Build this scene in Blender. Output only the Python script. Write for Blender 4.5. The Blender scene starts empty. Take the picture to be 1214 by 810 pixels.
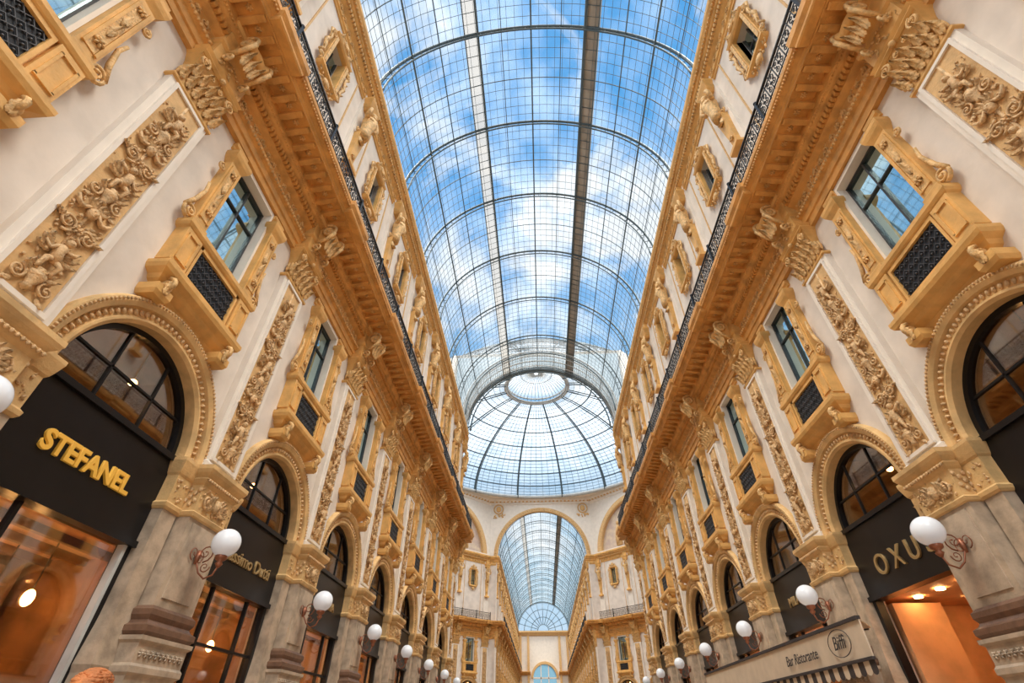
import bpy, bmesh, math, random
from mathutils import Vector, Matrix, Euler
random.seed(7)
pi=math.pi
S=bpy.context.scene
S.view_settings.view_transform='Standard'
S.view_settings.look='None'
S.view_settings.exposure=0.0

# ---------------------------------------------------------------- materials
MAT={}
def mat(name,col,rough=.6,metal=0.,var=.12,scale=3.,bump=0.,bscale=25.,emit=None,es=0.,spec=.5,col2=None):
    m=bpy.data.materials.new(name); m.use_nodes=True
    nt=m.node_tree; N=nt.nodes; L=nt.links
    b=N['Principled BSDF']
    b.inputs['Roughness'].default_value=rough
    b.inputs['Metallic'].default_value=metal
    b.inputs['Specular IOR Level'].default_value=spec
    tc=N.new('ShaderNodeTexCoord')
    nz=N.new('ShaderNodeTexNoise'); nz.inputs['Scale'].default_value=scale; nz.inputs['Detail'].default_value=6
    L.new(tc.outputs['Object'],nz.inputs['Vector'])
    r=N.new('ShaderNodeValToRGB')
    c2=col2 or tuple(max(0,c*(1-var*2.2)) for c in col)
    r.color_ramp.elements[0].position=.32; r.color_ramp.elements[0].color=(*c2,1)
    r.color_ramp.elements[1].position=.62; r.color_ramp.elements[1].color=(*col,1)
    L.new(nz.outputs['Fac'],r.inputs['Fac']); L.new(r.outputs['Color'],b.inputs['Base Color'])
    if bump:
        n2=N.new('ShaderNodeTexNoise'); n2.inputs['Scale'].default_value=bscale; n2.inputs['Detail'].default_value=4
        L.new(tc.outputs['Object'],n2.inputs['Vector'])
        bp=N.new('ShaderNodeBump'); bp.inputs['Strength'].default_value=bump; bp.inputs['Distance'].default_value=.03
        L.new(n2.outputs['Fac'],bp.inputs['Height']); L.new(bp.outputs['Normal'],b.inputs['Normal'])
    if emit:
        b.inputs['Emission Color'].default_value=(*emit,1); b.inputs['Emission Strength'].default_value=es
    MAT[name]=m; return m
mat('gold_stucco',(.81,.46,.145),.55,var=.13,scale=2.5,bump=.25,bscale=14)
mat('gold_relief',(.84,.52,.21),.6,var=.18,scale=9,bump=.7,bscale=26)
mat('gold_panel',(.74,.47,.21),.65,var=.1,scale=5,bump=.3)
mat('tan_relief',(.77,.50,.25),.6,var=.18,scale=9,bump=.7,bscale=30)
mat('tan_stucco',(.77,.50,.22),.6,var=.13,scale=3,bump=.3,bscale=16)
mat('cornice_stucco',(.76,.38,.10),.55,var=.14,scale=3,bump=.4,bscale=18)
mat('plaster',(.78,.70,.63),.75,var=.08,scale=1.3,bump=.08,bscale=8)
mat('plaster_trim',(.85,.78,.70),.7,var=.04,scale=2)
mat('stone',(.58,.455,.335),.5,var=.18,scale=4,bump=.15)
mat('stone_dark',(.22,.12,.075),.45,var=.15,scale=6,bump=.15)
mat('iron',(.03,.032,.036),.4,metal=.6,var=.1)
mat('black_panel',(.010,.009,.010),.3,var=.1,spec=.3)
mat('lattice',(.10,.10,.11),.5,metal=.5)
mat('window_frame',(.045,.05,.055),.4)
mat('steel',(.085,.12,.14),.45,metal=.2,var=.1)
mat('steel_light',(.56,.58,.58),.5,var=.1)
mat('zinc',(.30,.38,.44),.5,var=.1)
mat('walkway',(.46,.38,.31),.6,var=.12,scale=1.5)
mat('copper',(.34,.13,.07),.4,metal=.5)
mat('globe',(.86,.90,.96),.15,var=.02,emit=(.85,.92,1.),es=.10)
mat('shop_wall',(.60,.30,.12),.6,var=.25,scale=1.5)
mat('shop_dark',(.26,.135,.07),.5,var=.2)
mat('shop_peach',(.82,.44,.22),.6,var=.08)
mat('shop_goods',(.46,.27,.15),.5,var=.4,scale=8)
mat('lamp_warm',(1,.8,.5),.5,emit=(1,.60,.25),es=46)
mat('sign_letters',(.82,.45,.07),.45,var=.03,emit=(1,.55,.06),es=.10)
mat('sign_dim',(.42,.28,.12),.4,metal=.3,var=.05)
mat('awning_cloth',(.74,.61,.46),.85,var=.05)
mat('awning_dark',(.06,.05,.05),.8)
mat('fresco',(.55,.42,.36),.7,var=.35,scale=1.2,col2=(.75,.62,.45))
mat('skin',(.72,.42,.30),.5,var=.04)
mat('hair_orange',(.76,.27,.09),.6,var=.15,scale=20,bump=.5,bscale=60)
mat('coat',(.05,.06,.09),.8)

def glassmat(name,tint,gcol,fac,dif=None,difcol=(.9,.95,1),var=0.,trans=True):
    m=bpy.data.materials.new(name); m.use_nodes=True
    nt=m.node_tree;N=nt.nodes;L=nt.links;N.clear()
    o=N.new('ShaderNodeOutputMaterial')
    if trans:
        a=N.new('ShaderNodeBsdfTransparent'); a.inputs[0].default_value=(*tint,1)
    else:
        a=N.new('ShaderNodeBsdfDiffuse'); a.inputs[0].default_value=(*tint,1)
    cur=a.outputs[0]
    if dif is not None:
        d=N.new('ShaderNodeBsdfTranslucent'); d.inputs[0].default_value=(*difcol,1)
        mx=N.new('ShaderNodeMixShader')
        tc=N.new('ShaderNodeTexCoord'); nz=N.new('ShaderNodeTexNoise'); nz.inputs['Scale'].default_value=.35; nz.inputs['Detail'].default_value=5
        L.new(tc.outputs['Object'],nz.inputs['Vector'])
        mr=N.new('ShaderNodeMapRange'); mr.inputs[1].default_value=.35; mr.inputs[2].default_value=.65
        mr.inputs[3].default_value=max(0,dif-var); mr.inputs[4].default_value=dif+var
        L.new(nz.outputs['Fac'],mr.inputs[0]); L.new(mr.outputs[0],mx.inputs[0])
        L.new(cur,mx.inputs[1]); L.new(d.outputs[0],mx.inputs[2]); cur=mx.outputs[0]
    if fac>0:
        g=N.new('ShaderNodeBsdfGlossy'); g.inputs[0].default_value=(*gcol,1); g.inputs['Roughness'].default_value=.03
        mx=N.new('ShaderNodeMixShader'); mx.inputs[0].default_value=fac
        L.new(cur,mx.inputs[1]); L.new(g.outputs[0],mx.inputs[2]); cur=mx.outputs[0]
    L.new(cur,o.inputs[0]); MAT[name]=m
glassmat('vault_glass',(.95,.985,1),(1,1,1),0,dif=.10,var=.08)
glassmat('dome_glass',(.95,.98,1),(1,1,1),0,dif=.42,var=.1)
glassmat('pale_strip',(.75,.72,.68),(1,1,1),0,dif=.75,difcol=(.36,.33,.30),var=.05)
glassmat('shop_glass',(.84,.74,.62),(.9,.9,.9),.17)
glassmat('window_glass',(.03,.06,.07),(.64,.84,.88),.78,trans=False)

def floormat():
    m=bpy.data.materials.new('marble_mosaic'); m.use_nodes=True
    nt=m.node_tree;N=nt.nodes;L=nt.links;b=N['Principled BSDF']; b.inputs['Roughness'].default_value=.25
    tc=N.new('ShaderNodeTexCoord'); ck=N.new('ShaderNodeTexChecker'); ck.inputs['Scale'].default_value=.6
    ck.inputs['Color1'].default_value=(.50,.37,.25,1); ck.inputs['Color2'].default_value=(.38,.25,.16,1)
    L.new(tc.outputs['Object'],ck.inputs['Vector']); L.new(ck.outputs['Color'],b.inputs['Base Color']); MAT['marble_mosaic']=m
floormat()

# ---------------------------------------------------------------- mesh builder
_b=bmesh.new(); bmesh.ops.create_icosphere(_b,subdivisions=2,radius=1)
ICO_V=[v.co.copy() for v in _b.verts]; ICO_F=[[v.index for v in f.verts] for f in _b.faces]; _b.free()
class MB:
    def __init__(s): s.v=[];s.f=[];s.m=[];s.s=[]
    def add(s,vs,fs,m,sm=False):
        o=len(s.v); s.v.extend([tuple(v) for v in vs])
        for f in fs: s.f.append([i+o for i in f]); s.m.append(m); s.s.append(sm)
    def box(s,x0,x1,y0,y1,z0,z1,m):
        s.add([(x0,y0,z0),(x1,y0,z0),(x1,y1,z0),(x0,y1,z0),(x0,y0,z1),(x1,y0,z1),(x1,y1,z1),(x0,y1,z1)],
          [(0,3,2,1),(4,5,6,7),(0,1,5,4),(1,2,6,5),(2,3,7,6),(3,0,4,7)],m)
    def loft(s,cx,hw,d,prof,m,y0=0.):
        vs=[];fs=[]
        for off,z in prof:
            a=hw+off;b=d+off
            vs+= [(cx-a,y0,z),(cx+a,y0,z),(cx+a,b,z),(cx-a,b,z)]
        n=len(prof)
        for i in range(n-1):
            for j in range(4):
                k=(j+1)%4; fs.append((i*4+j,i*4+k,i*4+4+k,i*4+4+j))
        fs.append((3,2,1,0)); fs.append(tuple((n-1)*4+j for j in range(4)))
        s.add(vs,fs,m)
    def profx(s,prof,x0,x1,m):
        n=len(prof); vs=[(x0,y,z) for y,z in prof]+[(x1,y,z) for y,z in prof]
        fs=[(i,(i+1)%n,n+(i+1)%n,n+i) for i in range(n)]+[tuple(range(n))[::-1],tuple(range(n,2*n))]
        s.add(vs,fs,m)
    def arc(s,prof,cx,cz,a0,a1,n,m,sm=False):
        k=len(prof);vs=[];fs=[]
        for i in range(n+1):
            a=a0+(a1-a0)*i/n
            for r,y in prof: vs.append((cx+r*math.cos(a),y,cz+r*math.sin(a)))
        for i in range(n):
            for j in range(k):
                fs.append((i*k+j,i*k+(j+1)%k,(i+1)*k+(j+1)%k,(i+1)*k+j))
        fs.append(tuple(range(k))); fs.append(tuple(n*k+j for j in range(k))[::-1])
        s.add(vs,fs,m,sm)
    def tube(s,pts,r,n,m,sm=True):
        pts=[Vector(p) for p in pts]; k=len(pts)
        rs=r if isinstance(r,(list,tuple)) else [r]*k
        vs=[];fs=[];up=None
        for i,p in enumerate(pts):
            t=(pts[min(i+1,k-1)]-pts[max(i-1,0)]); t.normalize()
            if up is None:
                up=Vector((0,0,1)) if abs(t.z)<.9 else Vector((0,1,0))
            a=t.cross(up)
            if a.length<1e-4: a=t.cross(Vector((1,0,0)))
            a.normalize(); b=a.cross(t); up=b
            for j in range(n):
                th=2*pi*(j+.5)/n; vs.append(p+a*(rs[i]*math.cos(th))+b*(rs[i]*math.sin(th)))
        for i in range(k-1):
            for j in range(n): fs.append((i*n+j,i*n+(j+1)%n,(i+1)*n+(j+1)%n,(i+1)*n+j))
        fs.append(tuple(range(n))[::-1]); fs.append(tuple((k-1)*n+j for j in range(n)))
        s.add(vs,fs,m,sm)
    def ell(s,c,r,m,rot=(0,0,0)):
        M=Euler(rot).to_matrix(); c=Vector(c)
        if not isinstance(r,(list,tuple)): r=(r,r,r)
        s.add([c+M@Vector((v.x*r[0],v.y*r[1],v.z*r[2])) for v in ICO_V],ICO_F,m,True)
    def leaf(s,c,l,w,ang,m,curl=.6,lobes=3):
        """acanthus leaf lying on the wall plane, curling out at the tip"""
        c=Vector(c); d=Vector((math.sin(ang),0,math.cos(ang))); p=Vector((math.cos(ang),0,-math.sin(ang)))
        n=3*lobes; vs=[];fs=[]
        for i in range(n+1):
            t=i/n; ww=w*(math.sin(pi*min(1,t*.92+.08))**.7)*(1-.28*(i%3==0))
            out=.10*l+curl*l*t*t*.5; droop=l*t-(.35*curl*l*max(0,t-.7))
            base=c+d*droop
            vs+= [base-p*ww+Vector((0,out*.35,0)),base-p*ww*.45+Vector((0,out+.05*l,0)),base+Vector((0,out*.8,0)),base+p*ww*.45+Vector((0,out+.05*l,0)),base+p*ww+Vector((0,out*.35,0))]
        for i in range(n):
            for j in range(4): fs.append((i*5+j,i*5+j+1,i*5+6+j,i*5+5+j))
        s.add(vs,fs,m,True)
    def lathe(s,c,prof,n,m,axis='z'):
        vs=[];fs=[]
        for r,z in prof:
            for j in range(n):
                a=2*pi*j/n
                if axis=='z': vs.append((c[0]+r*math.cos(a),c[1]+r*math.sin(a),c[2]+z))
                else: vs.append((c[0]+z,c[1]+r*math.cos(a),c[2]+r*math.sin(a)))
        for i in range(len(prof)-1):
            for j in range(n): fs.append((i*n+j,i*n+(j+1)%n,(i+1)*n+(j+1)%n,(i+1)*n+j))
        fs.append(tuple(range(n))[::-1]); fs.append(tuple((len(prof)-1)*n+j for j in range(n)))
        s.add(vs,fs,m,True)
    def spiral(s,c,R,turns,th,m,plane='xz',flip=1,start=0,n=16,k=6,r_end=.15):
        pts=[];rs=[]
        for i in range(n+1):
            t=i/n; a=start+flip*turns*2*pi*t; r=R*(1-t*(1-r_end))
            if plane=='xz': pts.append((c[0]+r*math.cos(a),c[1]+.02*t,c[2]+r*math.sin(a)))
            else: pts.append((c[0],c[1]+r*math.cos(a),c[2]+r*math.sin(a)))
            rs.append(th*(1-.45*t))
        s.tube(pts,rs,k,m); s.ell(pts[-1],th*1.1,m)
    def archpanel(s,hw,z1,R,zc,y0,y1,m,cx=0,n=24):
        ac=math.atan2(z1-zc,hw); A=sorted(set([pi*i/n for i in range(n+1)]+[ac,pi-ac]))
        vs=[];fs=[]
        for a in A:
            c,sn=math.cos(a),math.sin(a)
            t=min(hw/abs(c) if abs(c)>1e-6 else 1e9,(z1-zc)/sn if sn>1e-6 else 1e9)
            for y in (y0,y1):
                vs.append((cx+R*c,y,zc+R*sn)); vs.append((cx+t*c,y,zc+t*sn))
        for i in range(len(A)-1):
            o=i*4;p=o+4
            fs+= [(o,p,p+1,o+1),(o+2,o+3,p+3,p+2),(o,o+2,p+2,p),(o+1,p+1,p+3,o+3)]
        s.add(vs,fs,m)
    def mesh(s,name):
        me=bpy.data.meshes.new(name); me.from_pydata(s.v,[],s.f)
        names=[]
        for x in s.m:
            if x not in names: names.append(x)
        for x in names: me.materials.append(MAT[x])
        ix={x:i for i,x in enumerate(names)}
        me.polygons.foreach_set('material_index',[ix[x] for x in s.m])
        me.polygons.foreach_set('use_smooth',s.s)
        me.update()
        bm=bmesh.new(); bm.from_mesh(me); bmesh.ops.recalc_face_normals(bm,faces=bm.faces); bm.to_mesh(me); bm.free()
        return me
def put(me,name,loc=(0,0,0),rz=0,parent=None):
    o=bpy.data.objects.new(name,me); S.collection.objects.link(o)
    o.location=loc; o.rotation_euler=(0,0,rz)
    if parent: o.parent=parent
    return o

BAY=5.1; HB=BAY/2; W=7.25
def foliage(mb,x0,x1,y,z0,z1,m,n,sz=.07):
    for i in range(n):
        x=random.uniform(x0,x1); z=random.uniform(z0,z1)
        if i%2: mb.leaf((x,y-.02,z-sz*.8),sz*random.uniform(1.6,2.6),sz*random.uniform(.5,.8),random.uniform(-1.6,1.6),m,curl=.9,lobes=2)
        else: mb.ell((x,y+random.uniform(0,.02),z),(sz*random.uniform(.35,.7),sz*.5,sz*random.uniform(.6,1.2)),m,(0,random.uniform(-1.3,1.3),0))
def rosette(mb,x,y,z,r,m):
    for k in range(6):
        a=k*pi/3; mb.ell((x+r*.6*math.cos(a),y,z+r*.6*math.sin(a)),(r*.42,r*.3,r*.25),m,(0,-a,0))
    mb.ell((x,y+.02,z),r*.3,m)
def relief(mb,hw,y,z0,z1,m):
    mb.tube([(0,y,z0),(0,y+.02,(z0+z1)/2),(0,y,z1)],.03,6,m)
    z=z0+.15;i=0
    while z<z1-.3:
        k=i%4
        if k==0:
            mb.lathe((0,y+.02,z),[(.03,-.14),(.08,-.11),(.05,-.05),(.12,.06),(.13,.12),(.07,.16),(.10,.20)],12,m)
            for s in(-1,1):
                mb.spiral((s*.22,y+.04,z+.0),.12,1.5,.024,m,flip=s,start=pi/2,n=20)
                mb.spiral((s*.13,y+.05,z+.22),.07,1.3,.018,m,flip=-s,start=-pi/2)
                for q in range(3): mb.leaf((s*.06,y+.03,z+.10),.22,.05,s*(.3+.45*q),m,curl=.8)
                mb.leaf((s*.20,y+.02,z-.14),.16,.045,s*2.3,m)
            z+=.42
        elif k==1:
            s0=random.choice((-1,1))
            mb.tube([(s0*.03,y+.05,z-.05),(0,y+.09,z+.04),(-s0*.02,y+.09,z+.14),(-s0*.01,y+.08,z+.21),(0,y+.08,z+.26)],[.055,.08,.07,.085,.035],10,m)
            mb.ell((s0*.02,y+.11,z+.33),(.06,.065,.07),m); mb.ell((s0*.02,y+.17,z+.325),(.012,.015,.015),m)
            for s in(-1,1):
                mb.tube([(s*.04,y+.08,z-.02),(s*.11,y+.13,z-.08),(s*.10,y+.08,z-.20),(s*.13,y+.08,z-.25)],[.05,.042,.028,.02],8,m)
                mb.tube([(s*.07,y+.09,z+.20),(s*.16,y+.12,z+.15+.08*s*s0),(s*.23,y+.07,z+.25+.08*s*s0)],[.034,.028,.018],8,m)
                for q in range(3): mb.leaf((s*.09,y+.02,z+.15-.04*q),.24,.05,s*(.7+.4*q),m,curl=.5)
            z+=.54
        elif k==2:
            for s in(-1,1):
                mb.spiral((s*.18,y+.04,z+.08),.15,1.7,.026,m,flip=-s,start=-pi/2,n=22)
                for q in range(6):
                    mb.leaf((s*(.04+.045*q),y+.02,z-.08+.05*q),.17,.045,s*(.2+.33*q),m,curl=.8)
            rosette(mb,0,y+.06,z+.08,.09,m); z+=.42
        else:
            mb.ell((0,y+.05,z+.05),(.085,.08,.11),m); mb.ell((0,y+.13,z+.03),(.018,.03,.035),m); mb.ell((0,y+.115,z-.02),(.035,.015,.012),m)
            for s in(-1,1):
                pts=[(s*(.08+.06*t),y+.05,z+.14-.12*math.sin(t*pi/4)) for t in range(5)]
                mb.tube(pts,[.022,.035,.045,.035,.022],8,m)
                mb.ell((s*.032,y+.115,z+.07),.016,m)
                for q in range(3): mb.leaf((s*.03,y+.04,z+.12),.20,.045,s*(.1+.5*q),m,curl=.7)
            foliage(mb,-.3,.3,y+.02,z-.18,z-.04,m,8,.045); z+=.44
        foliage(mb,-hw*.88,hw*.88,y+.01,z-.34,z,m,12,.038)
        i+=1
# ---------------------------------------------------------------- pilaster
def build_pilaster():
    mb=MB(); g='gold_stucco'; r='gold_relief'; tg='tan_stucco'; tr='tan_relief'
    mb.loft(0,.62,.42,[(.06,0),(.06,.3),(0,.36),(0,2.3)],'stone')
    mb.loft(0,.62,.42,[(0,2.3),(.05,2.34),(.05,2.42),(.02,2.46),(.02,2.72),(.07,2.76),(.07,2.82)],'stone')
    for i in range(9):
        x=-.52+.13*i; rosette(mb,x,.455,2.59,.06,'stone')
    mb.loft(0,.58,.38,[(.05,2.82),(.10,2.88),(.10,2.96),(.03,3.0),(.0,3.05),(.04,3.12),(.04,3.2),(-.03,3.26)],'stone_dark')
    mb.loft(0,.53,.32,[(0,3.26),(0,4.75)],'stone')
    mb.box(-.40,.40,.32,.345,3.4,4.65,'stone')
    mb.loft(0,.54,.34,[(0,4.72),(.03,4.74),(.05,4.80),(.0,4.84),(.0,5.32),(.04,5.36),(.08,5.42),(.05,5.46),(.12,5.54),(.15,5.60),(.15,5.68),(.05,5.72)],tg)
    for s in(-1,1):
        mb.spiral((s*.28,.36,5.08),.16,1.8,.026,tr,flip=s,start=pi/2,n=22)
        for q in range(5): mb.leaf((s*.10,.34,5.0),.26,.055,s*(.1+.42*q),tr,curl=.5)
    mb.ell((0,.38,5.08),(.09,.09,.13),tr); mb.ell((0,.47,5.07),(.02,.03,.04),tr); foliage(mb,-.48,.48,.345,4.88,5.3,tr,34,.04)
    for s in(-1,1):
        for q in range(9): mb.ell((s*.55,.03+.035*q,4.95+.07*((q*3)%5)),(.03,.04,.05),tr)
    for i in range(15): mb.ell((-.56+.08*i,.43,5.40),(.026,.025,.036),tr)
    mb.loft(0,.57,.16,[(.05,5.72),(.05,5.82),(0,5.88),(0,11.2)],'plaster_trim')
    mb.box(-.38,.38,.15,.175,5.98,11.1,'gold_panel')
    for s in(-1,1):
        mb.box(s*.42-.035,s*.42+.035,.15,.215,5.93,11.14,'plaster_trim')
    mb.box(-.45,.45,.15,.215,5.90,5.97,'plaster_trim'); mb.box(-.45,.45,.15,.215,11.08,11.15,'plaster_trim')
    relief(mb,.36,.17,6.05,11.05,tr)
    # corinthian capital
    mb.loft(0,.57,.16,[(0,11.2),(.05,11.22),(.05,11.28),(0,11.3)],g)
    mb.loft(0,.46,.20,[(0,11.3),(.0,11.7),(.06,12.0),(.14,12.2)],g)
    for row,(z,k,o) in enumerate(((11.30,6,.0),(11.60,5,.05))):
        for i in range(k):
            x=(i-(k-1)/2)*.19
            mb.leaf((x,.20+o,z),.42,.10,(i-(k-1)/2)*.08,r,curl=.9,lobes=4)
    for s in(-1,1):
        mb.spiral((s*.46,.38,12.03),.14,1.8,.034,r,flip=s,start=pi/2,n=22); mb.spiral((s*.13,.34,12.05),.08,1.5,.022,r,flip=-s,start=pi/2)
        for q in range(3): mb.ell((s*.52,.08+.09*q,11.6),(.04,.05,.18),r)
    mb.ell((0,.42,12.22),(.07,.06,.08),r)
    mb.loft(0,.60,.36,[(0,12.2),(.05,12.26),(.02,12.32),(.07,12.4)],g)
    # console above, breaking the entablature forward
    mb.loft(0,.52,.40,[(0,12.4),(0,12.9),(.06,12.95),(.06,13.05),(0,13.1),(.0,13.6),(.08,13.66),(.14,13.76),(.14,13.92)],g)
    for x in(-.32,.32):
        mb.spiral((x,.72,13.40),.25,1.6,.05,r,plane='yz',flip=-1,start=pi/2+.4,n=22)
        mb.spiral((x,.50,12.68),.15,1.5,.036,r,plane='yz',flip=1,start=-pi/2)
        mb.tube([(x,.94,13.3),(x,.72,13.0),(x,.52,12.85)],.05,8,r)
    mb.lathe((0,.70,13.42),[(.05,-.34),(.20,-.30),(.20,-.24),(.14,-.18),(.16,0),(.14,.18),(.20,.24),(.20,.30),(.05,.34)],16,g,'x')
    mb.box(-.24,.24,.35,.70,12.95,13.6,g)
    for q in(-.14,0,.14): mb.leaf((q,.66,12.72),.55,.09,q*.6,r,curl=.7,lobes=4)
    foliage(mb,-.42,.42,.42,12.45,12.9,r,26,.045)
    mb.loft(0,.60,1.36,[(0,13.93),(.03,13.97),(.03,14.05),(.10,14.16),(.10,14.36),(0,14.38)],'cornice_stucco')
    mb.box(-.42,.42,0,.14,14.38,22.5,'plaster_trim')
    return mb.mesh('pilaster')
# ---------------------------------------------------------------- arched shopfront
def build_shop(kind=0):
    mb=MB(); g='tan_stucco'; r='tan_relief'; bl='black_panel'
    mb.arc([(1.56,-.32),(1.56,.04),(1.62,.09),(1.66,.09),(1.68,.05),(1.82,.05),(1.84,.13),(1.92,.17),(2.0,.16),(2.03,.09),(2.03,0)],0,5.66,0,pi,40,g)
    n=46
    for i in range(n):
        a=pi*(i+.5)/n; mb.ell((1.75*math.cos(a),.07,5.66+1.75*math.sin(a)),(.055,.04,.034),r,(0,-a,0))
    n=80
    for i in range(n):
        a=pi*(i+.5)/n; mb.ell((1.96*math.cos(a),.18,5.66+1.96*math.sin(a)),(.03,.02,.022),r,(0,-a,0))
    for s in(-1,1):
        x=s*1.78
        mb.loft(x,.22,.10,[(0,4.72),(.03,4.76),(.04,4.82),(0,4.86),(0,5.34),(.03,5.38),(.05,5.44),(.07,5.52),(.09,5.6),(.09,5.66)],g,y0=-.34)
        foliage(mb,x-.18,x+.18,.10,4.92,5.3,r,16,.04)
        mb.loft(x,.20,.08,[(.05,0),(.05,2.3),(.08,2.4),(.02,2.9),(0,3.2),(0,4.72)],'stone',y0=-.34)
    mb.arc([(1.46,-.30),(1.46,-.16),(1.57,-.16),(1.57,-.30)],0,5.66,0,pi,32,bl)
    mb.arc([(.0,-.26),(0,-.24),(1.5,-.24),(1.5,-.26)],0,5.66,0,pi,24,'shop_glass')
    for x in(-.52,.52):
        h=math.sqrt(1.5**2-x*x); mb.box(x-.02,x+.02,-.28,-.21,5.6,5.66+h,bl)
    mb.box(-1.35,1.35,-.28,-.21,6.31,6.35,bl)
    mb.box(-1.57,1.57,-.32,-.12,4.12,5.62,bl)
    mb.box(-1.57,1.57,-.34,-.06,5.58,5.68,bl); mb.box(-1.57,1.57,-.34,-.06,4.04,4.14,bl)
    mb.box(-1.57,-1.45,-.32,-.14,0,4.1,bl); mb.box(1.45,1.57,-.32,-.14,0,4.1,bl)
    wall='shop_peach' if kind==1 else 'shop_wall'
    if kind!=1:
        mb.box(-1.45,1.45,-.26,-.24,.35,4.05,'shop_glass'); mb.box(-1.5,1.5,-.32,-.14,0,.38,bl)
        for x in ((-.75,.75) if kind==0 else (.55,)): mb.box(x-.03,x+.03,-.29,-.2,.3,4.05,bl)
        if kind==0: mb.box(-1.5,1.5,-.29,-.2,3.0,3.05,bl)
        if kind==2: mb.box(-1.45,-1.38,-.24,-.12,.3,4.05,'steel_light')
    X=2.4;Y0=-.46;Y1=-4.2
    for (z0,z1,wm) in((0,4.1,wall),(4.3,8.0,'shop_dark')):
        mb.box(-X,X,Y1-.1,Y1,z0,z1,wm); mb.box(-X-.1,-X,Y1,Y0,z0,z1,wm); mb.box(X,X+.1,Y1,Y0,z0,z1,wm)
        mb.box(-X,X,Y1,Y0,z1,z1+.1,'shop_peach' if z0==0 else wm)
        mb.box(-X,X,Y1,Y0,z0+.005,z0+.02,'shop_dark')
    mb.box(-X,X,Y1,-.32,4.2,4.3,wall)
    if kind!=1:
        for k in range(5):
            z=.7+.72*k; mb.box(-2.1,2.1,-2.9,-2.5,z,z+.05,'shop_dark')
            for q in range(11):
                x=-2.05+.38*q; h=random.uniform(.2,.55); mb.box(x,x+random.uniform(.12,.3),-2.85,-2.6,z+.05,z+.05+h,random.choice(('shop_goods','shop_goods','shop_dark','plaster_trim')))
        for x in(-2.1,-.7,.7,2.1): mb.box(x-.04,x+.04,-2.95,-2.45,0,4.1,'shop_dark')
        for y in(-.9,-1.6,-2.3): mb.box(-X,X,y-.05,y+.05,3.98,4.1,'shop_dark')
        for x,y,z in((-1.1,-1.0,3.2),(-.2,-1.3,3.45),(.9,-.9,3.1),(1.5,-2.0,3.3),(-1.5,-2.1,3.4)):
            mb.ell((x,y,z),(.08,.08,.12),'lamp_warm'); mb.tube([(x,y,z+.1),(x,y,4.1)],.012,4,'iron')
    else:
        for x in(-1.2,-.4,.4,1.2):
            for y in(-1.,-2.2): mb.lathe((x,y,4.06),[(.09,0),(.09,.03)],12,'lamp_warm')
        mb.box(-2.3,2.3,-4.1,-3.6,0,2.6,'shop_goods')
        for s in(-1,1): mb.box(s*1.75-.3,s*1.75+.3,-1.6,-.5,0,4.0,'shop_peach')
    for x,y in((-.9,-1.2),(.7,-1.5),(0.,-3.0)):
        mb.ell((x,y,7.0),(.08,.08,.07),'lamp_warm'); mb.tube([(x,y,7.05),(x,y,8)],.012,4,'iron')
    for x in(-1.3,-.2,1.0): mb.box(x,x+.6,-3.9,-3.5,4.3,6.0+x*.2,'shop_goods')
    return mb.mesh('arched_shopfront')
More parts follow.
